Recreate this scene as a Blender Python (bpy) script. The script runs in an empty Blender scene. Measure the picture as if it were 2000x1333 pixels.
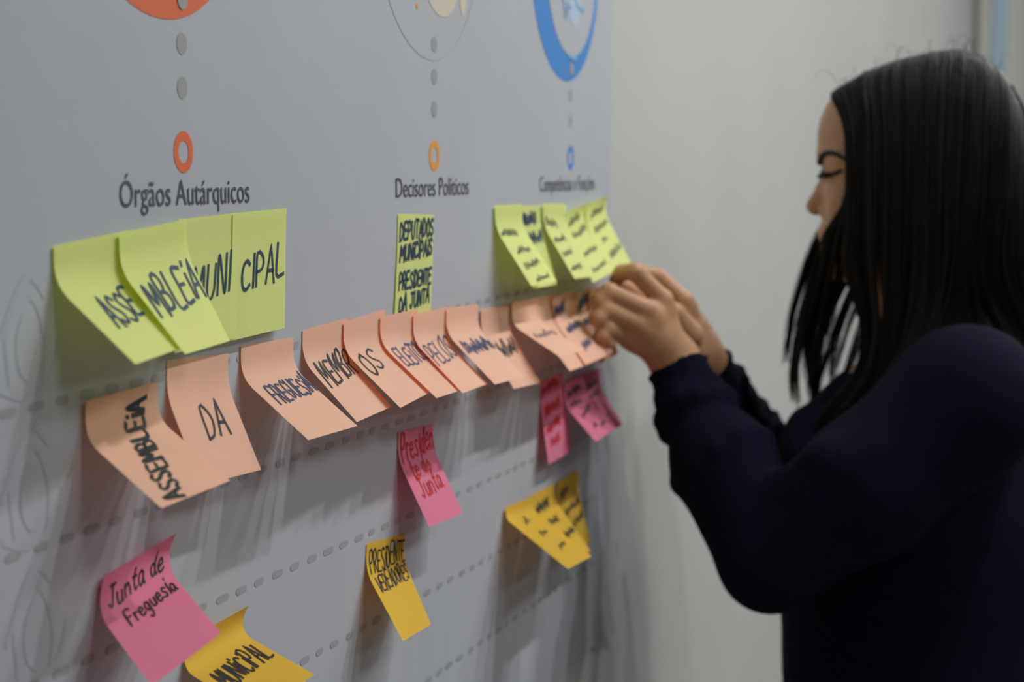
import bpy, math, random
import numpy as np
from mathutils import Matrix, Vector

random.seed(7)
rng = np.random.default_rng(11)
scene = bpy.context.scene
COL = scene.collection

# ------------------------------------------------------------------ camera
W, H = 2000.0, 1333.0
FPX = 3700.0                      # focal length in pixels of the 2000 px frame
CAM = np.array([0.0, -0.5, 1.5])  # half a metre from the wall, at eye height
PITCH = math.atan((H / 2 - 325.0) / FPX)
YAW = math.atan(1180.0 / (FPX / math.cos(PITCH)))
FW = np.array([math.cos(YAW) * math.cos(PITCH), math.sin(YAW) * math.cos(PITCH), -math.sin(PITCH)])
RT = np.array([math.sin(YAW), -math.cos(YAW), 0.0])
UP = np.cross(RT, FW)
cd = bpy.data.cameras.new('camera')
cd.sensor_width = 36.0
cd.lens = FPX / W * 36.0
cd.clip_start = 0.02
cd.dof.use_dof = True
cd.dof.focus_distance = 1.20
cd.dof.aperture_fstop = 7.6
cam = bpy.data.objects.new('camera', cd)
COL.objects.link(cam)
M = Matrix.Identity(4)
for i in range(3):
    M[i][0], M[i][1], M[i][2], M[i][3] = RT[i], UP[i], -FW[i], CAM[i]
cam.matrix_world = M
scene.camera = cam

# ------------------------------------------------------------------ world, exposure
w = bpy.data.worlds.new('world'); scene.world = w; w.use_nodes = True
w.node_tree.nodes['Background'].inputs[0].default_value = (0.75, 0.85, 1.0, 1)
w.node_tree.nodes['Background'].inputs[1].default_value = 0.4
vs = scene.view_settings
vs.view_transform = 'Standard'; vs.look = 'None'; vs.gamma = 1.0; vs.use_curve_mapping = False
vs.exposure = 0.0
LAMP_W = 9.2        # power of each ceiling lamp
LAMP_COL = (0.98, 1.0, 1.0)

def ray(px, py): return FW + RT * (px - 1000.0) / FPX + UP * (H / 2 - py) / FPX
def at_wall(px, py, q=0.0):
    d = ray(px, py); return CAM + d * ((0.5 - q) / d[1])
def at_x(px, py, X):
    d = ray(px, py); return CAM + d * (X / d[0])

# ------------------------------------------------------------------ materials
def srgb(r, g, b):
    f = lambda c: (c / 12.92 if c <= .04045 else ((c + .055) / 1.055) ** 2.4)
    return (f(r / 255), f(g / 255), f(b / 255), 1.0)

def mat(name, col, rough=.6, spec=.3, noise=0.0, nscale=20.0, bump=0.0, bscale=200.0, trans=0.0, sheen=0.0, sub=0.0, stretch=None):
    m = bpy.data.materials.new(name); m.use_nodes = True
    nt = m.node_tree; b = nt.nodes['Principled BSDF']; out = nt.nodes['Material Output']
    b.inputs['Base Color'].default_value = col
    b.inputs['Roughness'].default_value = rough
    b.inputs['Specular IOR Level'].default_value = spec
    if sheen: b.inputs['Sheen Weight'].default_value = sheen
    if sub:
        b.inputs['Subsurface Weight'].default_value = sub
        b.inputs['Subsurface Radius'].default_value = (.012, .004, .002)
        b.inputs['Subsurface Scale'].default_value = .6
    tc = nt.nodes.new('ShaderNodeTexCoord')
    vec = tc.outputs['Object']
    if stretch:
        mp = nt.nodes.new('ShaderNodeMapping'); mp.inputs['Scale'].default_value = stretch
        nt.links.new(vec, mp.inputs['Vector']); vec = mp.outputs['Vector']
    colsock = None
    if noise:
        n = nt.nodes.new('ShaderNodeTexNoise'); n.inputs['Scale'].default_value = nscale; n.inputs['Detail'].default_value = 4
        nt.links.new(vec, n.inputs['Vector'])
        r = nt.nodes.new('ShaderNodeValToRGB')
        a = [max(0, c * (1 - noise)) for c in col[:3]]; z = [min(1, c * (1 + noise)) for c in col[:3]]
        r.color_ramp.elements[0].color = (*a, 1); r.color_ramp.elements[1].color = (*z, 1)
        r.color_ramp.elements[0].position = .3; r.color_ramp.elements[1].position = .7
        nt.links.new(n.outputs['Fac'], r.inputs['Fac'])
        colsock = r.outputs['Color']; nt.links.new(colsock, b.inputs['Base Color'])
    if bump:
        n2 = nt.nodes.new('ShaderNodeTexNoise'); n2.inputs['Scale'].default_value = bscale; n2.inputs['Detail'].default_value = 3
        nt.links.new(vec, n2.inputs['Vector'])
        bp = nt.nodes.new('ShaderNodeBump'); bp.inputs['Strength'].default_value = bump; bp.inputs['Distance'].default_value = .002
        nt.links.new(n2.outputs['Fac'], bp.inputs['Height']); nt.links.new(bp.outputs['Normal'], b.inputs['Normal'])
    if trans:
        t = nt.nodes.new('ShaderNodeBsdfTranslucent'); t.inputs['Color'].default_value = (*[c ** 2.5 for c in col[:3]], 1)
        mx = nt.nodes.new('ShaderNodeMixShader'); mx.inputs[0].default_value = trans
        nt.links.new(b.outputs[0], mx.inputs[1]); nt.links.new(t.outputs[0], mx.inputs[2])
        nt.links.new(mx.outputs[0], out.inputs['Surface'])
    return m

def emis(name, col, s):
    m = bpy.data.materials.new(name); m.use_nodes = True; nt = m.node_tree
    e = nt.nodes.new('ShaderNodeEmission'); e.inputs[0].default_value = col; e.inputs[1].default_value = s
    nt.links.new(e.outputs[0], nt.nodes['Material Output'].inputs['Surface']); return m

MT = dict(
    wall=mat('painted_wall', (.50, .51, .49, 1), .42, .4, .03, 3.0, .15, 60),
    wall_dark=mat('painted_wall_grey', (.35, .35, .36, 1), .6, .3, .03, 3.0),
    floor=mat('floor_vinyl', (.20, .195, .19, 1), .5, .3, .1, 8),
    ceiling=mat('ceiling_paint', (.70, .70, .69, 1), .9, .1),
    poster=mat('poster_paper', (.45, .466, .508, 1), .45, .35, .025, 6.0, .05, 120),
    trim=mat('window_frame_paint', (.62, .61, .57, 1), .5, .3),
    glass=emis('window_daylight', (.33, .47, .53, 1), .55),
    lamp=mat('lamp_housing', (.8, .8, .8, 1), .4, .4),
    lampdisc=emis('lamp_diffuser', (1, .97, .93, 1), 6),
    yellow=mat('paper_neon_yellow', (.86, .92, .34, 1), .8, .1, .03, 30, trans=.30),
    peach=mat('paper_peach', (.97, .60, .44, 1), .8, .1, .03, 30, trans=.30),
    pink=mat('paper_pink', (.85, .26, .40, 1), .8, .1, .03, 30, trans=.30),
    gold=mat('paper_golden_yellow', (.86, .56, .075, 1), .8, .1, .03, 30, trans=.30),
    ink_black=mat('ink_black', (.025, .03, .035, 1), .6, .2),
    ink_navy=mat('ink_navy', (.03, .06, .10, 1), .6, .2),
    ink_blue=mat('ink_blue', (.05, .07, .15, 1), .6, .2),
    ink_red=mat('ink_red', (.50, .02, .02, 1), .6, .2),
    p_grey=mat('print_grey', (.36, .37, .40, 1), .5, .3),
    p_dot=mat('print_dot_grey', (.34, .345, .35, 1), .5, .3),
    p_dash=mat('print_dash_grey', (.335, .345, .365, 1), .5, .3),
    p_text=mat('print_text_grey', (.09, .095, .12, 1), .5, .3),
    p_faint=mat('print_faint_grey', (.437, .452, .492, 1), .5, .3),
    p_orange=mat('print_orange', (.72, .16, .07, 1), .5, .3),
    p_amber=mat('print_amber', (.78, .33, .05, 1), .5, .3),
    p_beige=mat('print_beige', (.62, .55, .44, 1), .5, .3),
    p_blue=mat('print_blue', (.06, .24, .60, 1), .5, .3),
    p_lightblue=mat('print_light_blue', (.22, .40, .66, 1), .5, .3),
    p_paleblue=mat('print_pale_blue', (.42, .54, .68, 1), .5, .3),
    p_white=mat('print_white', (.45, .466, .508, 1), .45, .35),
    skin=mat('skin', (.50, .265, .14, 1), .5, .35, .06, 40, .12, 300, sub=.12),
    brow=mat('brow_hair', (.008, .006, .005, 1), .6, .2),
    eye=mat('eye_white', (.6, .58, .55, 1), .2, .5),
    nail=mat('nail', (.46, .24, .17, 1), .3, .5),
    lip=mat('lip', (.30, .10, .08, 1), .45, .4),
    hair=mat('hair_dark_brown', (.012, .0095, .008, 1), .5, .18),
    knit=mat('navy_knit', (.0042, .0045, .014, 1), .9, .08, .15, 60, .5, 900),
    trousers=mat('black_trousers', (.006, .006, .007, 1), .8, .2),
    shoe=mat('shoe_leather', (.02, .018, .017, 1), .4, .5),
)

# ------------------------------------------------------------------ mesh helpers
def tag(o, label=None, cat=None, group=None, kind=None):
    if label: o['label'] = label
    if cat: o['category'] = cat
    if group: o['group'] = group
    if kind: o['kind'] = kind
    return o

def link_mesh(name, verts, faces, m, parent=None, smooth=False, origin=None):
    """verts in world space; origin = world position of the object (parent must be at plain translation)"""
    v = np.asarray(verts, dtype=np.float64).reshape(-1, 3)
    base = np.array(origin if origin is not None else (parent.matrix_world.translation[:] if parent else (0, 0, 0)), float)
    me = bpy.data.meshes.new(name)
    if isinstance(faces, np.ndarray):
        n = len(faces); k = faces.shape[1]
        me.vertices.add(len(v)); me.vertices.foreach_set('co', (v - base).astype(np.float32).ravel())
        me.loops.add(n * k); me.loops.foreach_set('vertex_index', faces.astype(np.int32).ravel())
        me.polygons.add(n); me.polygons.foreach_set('loop_start', np.arange(0, n * k, k, dtype=np.int32))
        me.update(calc_edges=True); me.validate()
    else:
        me.from_pydata((v - base).tolist(), [], faces); me.update()
    if smooth: me.polygons.foreach_set('use_smooth', np.ones(len(me.polygons), dtype=bool))
    me.materials.append(m)
    o = bpy.data.objects.new(name, me); COL.objects.link(o)
    if parent:
        o.parent = parent
        o.location = Vector(base) - parent.matrix_world.translation
    else:
        o.location = base
    o.matrix_world = Matrix.Translation(Vector(base))
    return o

def box(name, lo, hi, m, parent=None):
    x0, y0, z0 = lo; x1, y1, z1 = hi
    v = [(x0, y0, z0), (x1, y0, z0), (x1, y1, z0), (x0, y1, z0), (x0, y0, z1), (x1, y0, z1), (x1, y1, z1), (x0, y1, z1)]
    f = [(0, 3, 2, 1), (4, 5, 6, 7), (0, 1, 5, 4), (1, 2, 6, 5), (2, 3, 7, 6), (3, 0, 4, 7)]
    org = None if parent else ((x0 + x1) / 2, (y0 + y1) / 2, z0)
    return link_mesh(name, v, f, m, parent, origin=org)

def empty(name, loc):
    o = bpy.data.objects.new(name, None); COL.objects.link(o); o.location = loc
    o.empty_display_size = .05
    o.matrix_world = Matrix.Translation(Vector(loc)); return o

# ------------------------------------------------------------------ the room
XB = 7.10
st = lambda o: tag(o, kind='structure')
st(box('floor', (-2.5, -7.0, -.1), (XB + .2, .15, 0), MT['floor']))
st(box('ceiling', (-2.5, -7.0, 2.95), (XB + .2, .15, 3.05), MT['ceiling']))
st(box('wall_left', (-2.5, 0, 0), (XB, .15, 2.95), MT['wall']))
st(box('wall_right', (-2.5, -7.0, 0), (XB, -6.9, 2.95), MT['wall_dark']))
st(box('wall_front', (-2.5, -6.9, 0), (-2.4, 0, 2.95), MT['wall_dark']))
# far end wall with a tall narrow window beside the corner
ya = at_x(1936, 100, XB)[1]; yb = at_x(1966, 100, XB)[1]
box_parts = [((XB, ya, 0), (XB + .15, 0, 2.95)), ((XB, -6.9, 0), (XB + .15, yb, 2.95)), ((XB, yb, 0), (XB + .15, ya, .9)), ((XB, yb, 2.3), (XB + .15, ya, 2.95))]
vv, ff = [], []
for lo, hi in box_parts:
    b0 = len(vv); x0, y0, z0 = lo; x1, y1, z1 = hi
    vv += [(x0, y0, z0), (x1, y0, z0), (x1, y1, z0), (x0, y1, z0), (x0, y0, z1), (x1, y0, z1), (x1, y1, z1), (x0, y1, z1)]
    ff += [tuple(b0 + i for i in q) for q in [(0, 3, 2, 1), (4, 5, 6, 7), (0, 1, 5, 4), (1, 2, 6, 5), (2, 3, 7, 6), (3, 0, 4, 7)]]
st(link_mesh('wall_back', vv, ff, MT['wall']))
win = st(empty('window_1', (XB, (ya + yb) / 2, .9)))
fr = box('window_frame', (XB - .03, ya, .9), (XB + .02, ya + .045, 2.3), MT['trim'], win)
box('window_frame', (XB - .03, yb - .045, .9), (XB + .02, yb, 2.3), MT['trim'], win)
box('window_sill', (XB - .05, yb - .05, .86), (XB + .02, ya + .05, .9), MT['trim'], win)
box('window_pane', (XB + .05, yb, .9), (XB + .06, ya, 2.3), MT['glass'], win)

# ceiling downlights: a row above the poster; added fill panels sit deeper in the room
def lathe(profile, n=24):
    v, f = [], []
    for r, z in profile:
        for i in range(n):
            a = 2 * math.pi * i / n; v.append((r * math.cos(a), r * math.sin(a), z))
    for j in range(len(profile) - 1):
        for i in range(n):
            f.append((j * n + i, j * n + (i + 1) % n, (j + 1) * n + (i + 1) % n, (j + 1) * n + i))
    return v, f
def downlight(x, y, power, label):
    t = empty('ceiling_lamp', (x, y, 2.89)); tag(t, label, 'ceiling lamp', 'round ceiling lamps')
    v, f = lathe([(.0, .06), (.075, .06), (.085, .0), (.07, .0), (.062, .02)])
    link_mesh('housing', np.array(v) + np.array([x, y, 2.89]), f, MT['lamp'], t)
    v, f = lathe([(.0, .02), (.062, .02)])
    link_mesh('diffuser', np.array(v) + np.array([x, y, 2.89]), f, MT['lampdisc'], t)
    ld = bpy.data.lights.new('lamp_light', 'AREA'); ld.shape = 'DISK'; ld.size = .065; ld.energy = power; ld.color = LAMP_COL
    lo = bpy.data.objects.new('lamp_light', ld); COL.objects.link(lo); lo.parent = t; lo.location = (0, 0, -.006)
ORD = ('first', 'second', 'third', 'fourth', 'fifth', 'sixth', 'seventh')
for i, x in enumerate((6.2, 5.0, 4.0, 3.1, 2.4, 1.9, 1.45)):
    downlight(x, -1.05, LAMP_W, ORD[i] + ' round white ceiling lamp over the poster wall, counted from the window')
FILL_PANEL_W = 8.5
def panel(x, y, label):  # unseen panels, added as soft fill to lift the shadows under the notes
    t = empty('added_fill_panel', (x, y, 2.92)); tag(t, label, 'ceiling lamp', 'added fill panels')
    for lo, hi in (((-.31, -.31), (.31, -.29)), ((-.31, .29), (.31, .31)), ((-.31, -.29), (-.29, .29)), ((.29, -.29), (.31, .29))):
        box('fill_panel_frame', (x + lo[0], y + lo[1], 2.92), (x + hi[0], y + hi[1], 2.95), MT['lamp'], t)
    box('fill_panel_diffuser', (x - .29, y - .29, 2.93), (x + .29, y + .29, 2.948), MT['lampdisc'], t)
    ld = bpy.data.lights.new('added_fill_light', 'AREA'); ld.shape = 'SQUARE'; ld.size = .56; ld.energy = FILL_PANEL_W; ld.color = LAMP_COL
    lo_ = bpy.data.objects.new('added_fill_light', ld); COL.objects.link(lo_); lo_.parent = t; lo_.location = (0, 0, .004)
for j, y in enumerate((-2.2, -4.4)):
    for i, x in enumerate((4.6, 2.4, 0.2)):
        panel(x, y, ORD[i] + ' added square fill panel of the ' + ('near' if j == 0 else 'far') + ' row, counted from the window')

# ------------------------------------------------------------------ poster
PX0, PX1, PZ0, PZ1 = .35, 1.906, 1.008, 2.05
def relief(x, z):
    """how far the sheet stands off the wall (m): gentle buckles, stronger upright ripples near its lower edge"""
    x = np.asarray(x, float); z = np.asarray(z, float)
    low = np.clip((1.40 - z) / .4, 0, 1)
    r = .0022 + .0008 * np.sin(x * 9 + 2 * np.sin(z * 7)) * np.sin(z * 6 + .8)
    r = r + low * (.0007 * np.sin(x * 71 + 3 * np.sin(z * 3)) + .0006 * np.sin(x * 137 + 1.3 + 4 * np.sin(z * 2.2)))
    c = np.clip(((x - 1.80) / .106 + (1.085 - z) / .077) - 1.15, 0, 1)      # lower right corner curling off
    return r + .012 * c ** 2
nx, nz = 260, 130
gx, gz = np.meshgrid(np.linspace(PX0, PX1, nx), np.linspace(PZ0, PZ1, nz), indexing='ij')
pv = np.stack([gx, -relief(gx, gz), gz], -1).reshape(-1, 3)
ii = np.arange(nx * nz).reshape(nx, nz)
pf = np.stack([ii[:-1, :-1], ii[1:, :-1], ii[1:, 1:], ii[:-1, 1:]], -1).reshape(-1, 4)
poster = link_mesh('poster', pv, pf, MT['poster'], smooth=True, origin=((PX0 + PX1) / 2, 0, PZ0))
tag(poster, 'large white printed paper poster taped along the wall', 'poster')

def prt(name, verts2, faces, m, lift=1):
    v = np.asarray(verts2, float)
    return link_mesh(name, np.stack([v[:, 0], -relief(v[:, 0], v[:, 1]) - .00025 * lift, v[:, 1]], -1), faces, m, poster)
def disc(name, cx, cz, r, m, lift=1, rz=None, n=40, clip=None):
    rz = rz or r
    v, f = [(cx, cz)], []
    for j in (1, 2, 3, 4):
        for i in range(n):
            a = 2 * math.pi * i / n; v.append((cx + r * j / 4 * math.cos(a), cz + rz * j / 4 * math.sin(a)))
    for i in range(n):
        f.append((0, 1 + i, 1 + (i + 1) % n))
        for j in range(3):
            a, b = 1 + j * n + i, 1 + j * n + (i + 1) % n
            f.append((a, a + n, b + n, b))
    return prt(name, v, f, m, lift)
def annulus(name, cx, cz, r0, r1, m, lift=1, n=48):
    v = [(cx + r * math.cos(2 * math.pi * i / n), cz + r * math.sin(2 * math.pi * i / n)) for r in (r0, r1) for i in range(n)]
    f = [(i, (i + 1) % n, n + (i + 1) % n, n + i) for i in range(n)]
    return prt(name, v, f, m, lift)

def ribbon2(pts, wd):
    """2D stroke -> verts, quads"""
    p = np.asarray(pts, float)
    d = np.gradient(p, axis=0); l = np.linalg.norm(d, axis=1, keepdims=True); l[l == 0] = 1; d = d / l
    p = p.copy(); p[0] -= d[0] * wd * .4; p[-1] += d[-1] * wd * .4
    n = np.stack([-d[:, 1], d[:, 0]], -1) * wd / 2
    v = np.concatenate([p - n, p + n]); k = len(p)
    return v, [(i, i + 1, k + i + 1, k + i) for i in range(k - 1)]
def smooth_line(pts, step):
    p = np.asarray(pts, float)
    if len(p) > 2:
        q = [p[0]]
        P = np.concatenate([[2 * p[0] - p[1]], p, [2 * p[-1] - p[-2]]])
        for i in range(1, len(P) - 2):
            n = max(2, int(np.linalg.norm(P[i + 1] - P[i]) / step))
            for t in np.linspace(0, 1, n + 1)[1:]:
                a, b, c, d = P[i - 1], P[i], P[i + 1], P[i + 2]
                q.append(.5 * ((2 * b) + (c - a) * t + (2 * a - 5 * b + 4 * c - d) * t * t + (3 * b - a - 3 * c + d) * t ** 3))
        return np.array(q)
    n = max(2, int(np.linalg.norm(p[1] - p[0]) / step))
    return p[0] + (p[1] - p[0]) * np.linspace(0, 1, n + 1)[:, None]
def strokes(name, lines, wd, m, lift=1):
    v, f = [], []
    for ln in lines:
        a, b = ribbon2(smooth_line(ln, .006), wd)
        o = len(v); v += a.tolist(); f += [tuple(o + i for i in q) for q in b]
    return prt(name, v, f, m, lift)

CIRC_Z = 1.698; R = .118
cols = [(.960, 'orange', .944), (1.370, 'amber', 1.366), (1.7535, 'blue', 1.739)]
# orange disc
disc('printed_circle', .938, CIRC_Z, R, MT['p_orange'], 1, n=64)
disc('printed_circle', .957, CIRC_Z + .008, .085, MT['p_white'], 2)
# faint middle disc with beige motif
annulus('printed_circle', 1.363, CIRC_Z, R - .0018, R, MT['p_faint'], 1, 64)
for (px, pt, pb, hw, mm) in ((855, -150, 33, 36, 'p_beige'), (897, -40, 31, 6.5, 'p_beige'), (808, 7, 18, 2.6, 'p_amber'), (806, -20, 2, 4, 'p_beige')):
    a_, b_ = at_wall(px, pt), at_wall(px, pb); l_ = at_wall(px - hw, (pt + pb) / 2); r_ = at_wall(px + hw, (pt + pb) / 2)
    disc('printed_motif', (l_[0] + r_[0]) / 2, (a_[2] + b_[2]) / 2, (r_[0] - l_[0]) / 2, MT[mm], 1, rz=(a_[2] - b_[2]) / 2)
# blue crescent with line motif
disc('printed_circle', 1.737, CIRC_Z, R, MT['p_blue'], 1, n=64)
disc('printed_circle', 1.757, CIRC_Z - .008 + .0, .0855, MT['p_white'], 2, n=64)
disc('printed_motif', 1.766, CIRC_Z - .036, .022, MT['p_paleblue'], 3, rz=.030)
for ln in ([(1.712, 1.676), (1.722, 1.658), (1.730, 1.652), (1.736, 1.638), (1.742, 1.652), (1.752, 1.650)],
           [(1.761, 1.676), (1.772, 1.655), (1.796, 1.650)], [(1.745, 1.604), (1.770, 1.603)]):
    strokes('printed_motif', [ln], .004, MT['p_lightblue'], 4)
# dots and rings
for ci, (cx, cname, _) in enumerate(cols):
    for k, z in enumerate((1.5925, 1.568, 1.5435)):
        if ci == 0 and k == 0:
            disc('printed_dot', cx + .001, z + .0005, .0062, MT['p_dot'], 3, n=20)
        elif ci == 2 and k == 0:
            disc('printed_dot', cx + .002, z, .0062, MT['p_dot'], 3, n=20)
        else:
            disc('printed_dot', cx, z, .0062, MT['p_dot'], 1, n=20)
    annulus('printed_ring', cx, 1.508, .0062, .0117, MT['p_' + cname], 1)

# headings
def heading(txt, x0, x1, z):
    cu = bpy.data.curves.new('txt', 'FONT'); cu.body = txt; cu.size = .0205
    cu.resolution_u = 4
    o = bpy.data.objects.new('txt', cu); COL.objects.link(o)
    dg = bpy.context.evaluated_depsgraph_get()
    me = bpy.data.meshes.new_from_object(o.evaluated_get(dg))
    v = np.array([x.co[:2] for x in me.vertices]); f = [tuple(p.vertices) for p in me.polygons]
    bpy.data.objects.remove(o); bpy.data.meshes.remove(me)
    v[:, 0] -= v[:, 0].min(); v[:, 0] *= (x1 - x0) / v[:, 0].max()
    v[:, 0] += x0; v[:, 1] += z
    prt('printed_heading', v, f, MT['p_text'], 2)
heading('\u00d3rg\u00e3os Aut\u00e1rquicos', .887, 1.044, 1.4785)
heading('Decisores Pol\u00edticos', 1.288, 1.450, 1.4775)
heading('Compet\u00eancias e Fun\u00e7\u00f5es', 1.650, 1.840, 1.4770)

# dashed row lines
def dashes(z0, z1, xa=.40, xb=1.86, pitch=.0255, ln=.0145, hh=.0023):
    v, f = [], []
    x = xa
    while x < xb:
        L = ln * random.uniform(.85, 1.15); z = z0 + (z1 - z0) * (x - .78) / .8
        ring = [(-L / 2, -hh * .4), (-L / 2 + hh, -hh), (L / 2 - hh, -hh), (L / 2, -hh * .4), (L / 2, hh * .4), (L / 2 - hh, hh), (-L / 2 + hh, hh), (-L / 2, hh * .4)]
        o = len(v); v += [(x + a, z + b) for a, b in ring]; f.append(tuple(range(o, o + 8)))
        x += pitch * random.uniform(.9, 1.12)
    prt('printed_dashes', v, f, MT['p_dash'], 1)
dashes(1.3835, 1.389); dashes(1.314, 1.312); dashes(1.248, 1.235); dashes(1.184, 1.168); dashes(1.112, 1.100)
# faint outlined motifs at the row heads
for zc in (1.425, 1.352, 1.283):
    a = .800
    strokes('printed_faint_motif', [[(a - .03, zc - .01), (a - .012, zc + .016), (a, zc + .022), (a + .012, zc + .012)], [(a - .02, zc - .028), (a - .022, zc), (a, zc + .012), (a + .012, zc - .01), (a + .01, zc - .028)],
                                    [(a - .03, zc - .03), (a - .008, zc - .036), (a + .018, zc - .026), (a + .024, zc - .012)]], .0035, MT['p_faint'], 1)
    disc('printed_faint_motif', a - .004, zc - .012, .011, MT['p_faint'], 1, rz=.017, n=20)

# ------------------------------------------------------------------ stroke letters for the handwriting
G = {
 'A': [[(0, 0), (.45, 1), (.55, 1), (1, 0)], [(.2, .38), (.8, .38)]],
 'B': [[(.05, 0), (.05, 1), (.6, .97), (.78, .77), (.6, .55), (.08, .5)], [(.1, .5), (.7, .47), (.9, .25), (.7, .03), (.05, 0)]],
 'C': [[(.9, .85), (.6, 1), (.2, .85), (.05, .5), (.2, .12), (.6, 0), (.95, .15)]],
 'D': [[(.05, 0), (.05, 1), (.55, .92), (.92, .55), (.6, .1), (.05, 0)]],
 'E': [[(.9, 1), (.08, 1), (.05, .5), (.05, 0), (.95, .02)], [(.05, .52), (.75, .52)]],
 'F': [[(.95, 1), (.08, 1), (.05, 0)], [(.05, .52), (.75, .52)]],
 'G': [[(.9, .85), (.55, 1), (.15, .8), (.05, .45), (.25, .05), (.7, .05), (.92, .4), (.55, .42)]],
 'I': [[(.5, 0), (.5, 1)]],
 'i': [[(.5, 0), (.5, .68)], [(.5, .92), (.52, 1.0)]],
 'J': [[(.2, 1), (.95, 1)], [(.62, 1), (.62, .25), (.4, 0), (.08, .2)]],
 'L': [[(.1, 1), (.08, .04), (.95, .04)]],
 'M': [[(0, 0), (.12, 1), (.5, .35), (.88, 1), (1, 0)]],
 'N': [[(.05, 0), (.08, 1), (.9, .02), (.94, 1)]],
 'O': [[(.5, 1), (.1, .75), (.08, .28), (.5, 0), (.92, .28), (.9, .75), (.5, 1)]],
 'P': [[(.08, 0), (.08, 1), (.7, .96), (.88, .72), (.65, .47), (.1, .46)]],
 'Q': [[(.5, 1), (.1, .75), (.08, .28), (.5, 0), (.92, .28), (.9, .75), (.5, 1)], [(.6, .3), (1, -.08)]],
 'R': [[(.08, 0), (.08, 1), (.7, .96), (.86, .74), (.62, .5), (.1, .48)], [(.4, .48), (.95, 0)]],
 'S': [[(.9, .88), (.5, 1), (.12, .8), (.35, .55), (.8, .38), (.8, .1), (.4, 0), (.05, .12)]],
 'T': [[(0, 1), (1, .97)], [(.5, 1), (.48, 0)]],
 'U': [[(.05, 1), (.08, .25), (.45, 0), (.85, .25), (.92, 1)]],
 'V': [[(0, 1), (.48, 0), (1, 1)]],
 'a': [[(.8, .5), (.4, .6), (.08, .3), (.35, 0), (.8, .3), (.82, .55), (.85, .05), (1, .05)]],
 'd': [[(.8, .4), (.4, .58), (.08, .3), (.35, 0), (.8, .25), (.82, 1), (.84, .03), (1, .05)]],
 'e': [[(.1, .3), (.85, .36), (.6, .6), (.15, .45), (.15, .12), (.5, 0), (.95, .14)]],
 'g': [[(.8, .5), (.4, .6), (.08, .3), (.4, .05), (.8, .3), (.82, .55), (.8, -.2), (.45, -.4), (.1, -.25)]],
 'n': [[(.1, .58), (.12, 0)], [(.12, .4), (.5, .6), (.85, .4), (.88, 0)]],
 'o': [[(.5, .6), (.1, .35), (.2, .05), (.6, 0), (.9, .3), (.5, .6)]],
 'r': [[(.15, .58), (.18, 0)], [(.18, .35), (.5, .58), (.9, .52)]],
 's': [[(.85, .52), (.45, .6), (.2, .45), (.75, .22), (.6, .02), (.1, .06)]],
 't': [[(.45, .95), (.45, .15), (.65, 0), (.95, .1)], [(.1, .62), (.85, .62)]],
 'u': [[(.1, .58), (.15, .12), (.45, 0), (.82, .2), (.85, .58), (.88, .03)]],
}
NARROW = {'I': .35, 'i': .35, ' ': .6, 'M': 1.25, 'r': .8, 't': .8}
def lay(txt, s0, s1, t, h, rise=0.0, slant=.08, scrib=0):
    """strokes in note space (s right, t down, both 0..1); t = baseline at s0"""
    out = []
    ws = [NARROW.get(c, 1.0) for c in txt]; tot = sum(ws)
    unit = (s1 - s0) / tot; s = s0
    for c, wd in zip(txt, ws):
        cw = unit * wd * .80
        if c in G:
            jy = random.uniform(-.06, .06) * h; jh = h * random.uniform(.92, 1.08)
            for st_ in G[c]:
                out.append([(s + cw * x + slant * h * y + random.uniform(-.02, .02) * cw,
                             t - rise * (s - s0) / max(1e-6, s1 - s0) + jy - jh * y + random.uniform(-.02, .02) * h) for x, y in st_])
        s += unit * wd
    return out
def scribble(s0, s1, t, h, rise=0.03, n=None):
    """an unreadable scrawled word"""
    n = n or max(5, int((s1 - s0) / .045)); p = []
    for i in range(n):
        u = i / (n - 1); up = (i % 2)
        p.append((s0 + (s1 - s0) * u + random.uniform(-.01, .01), t - rise * u - h * (up * random.uniform(.5, 1.0) + (1 - up) * random.uniform(0, .25))))
    return [p]

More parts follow.
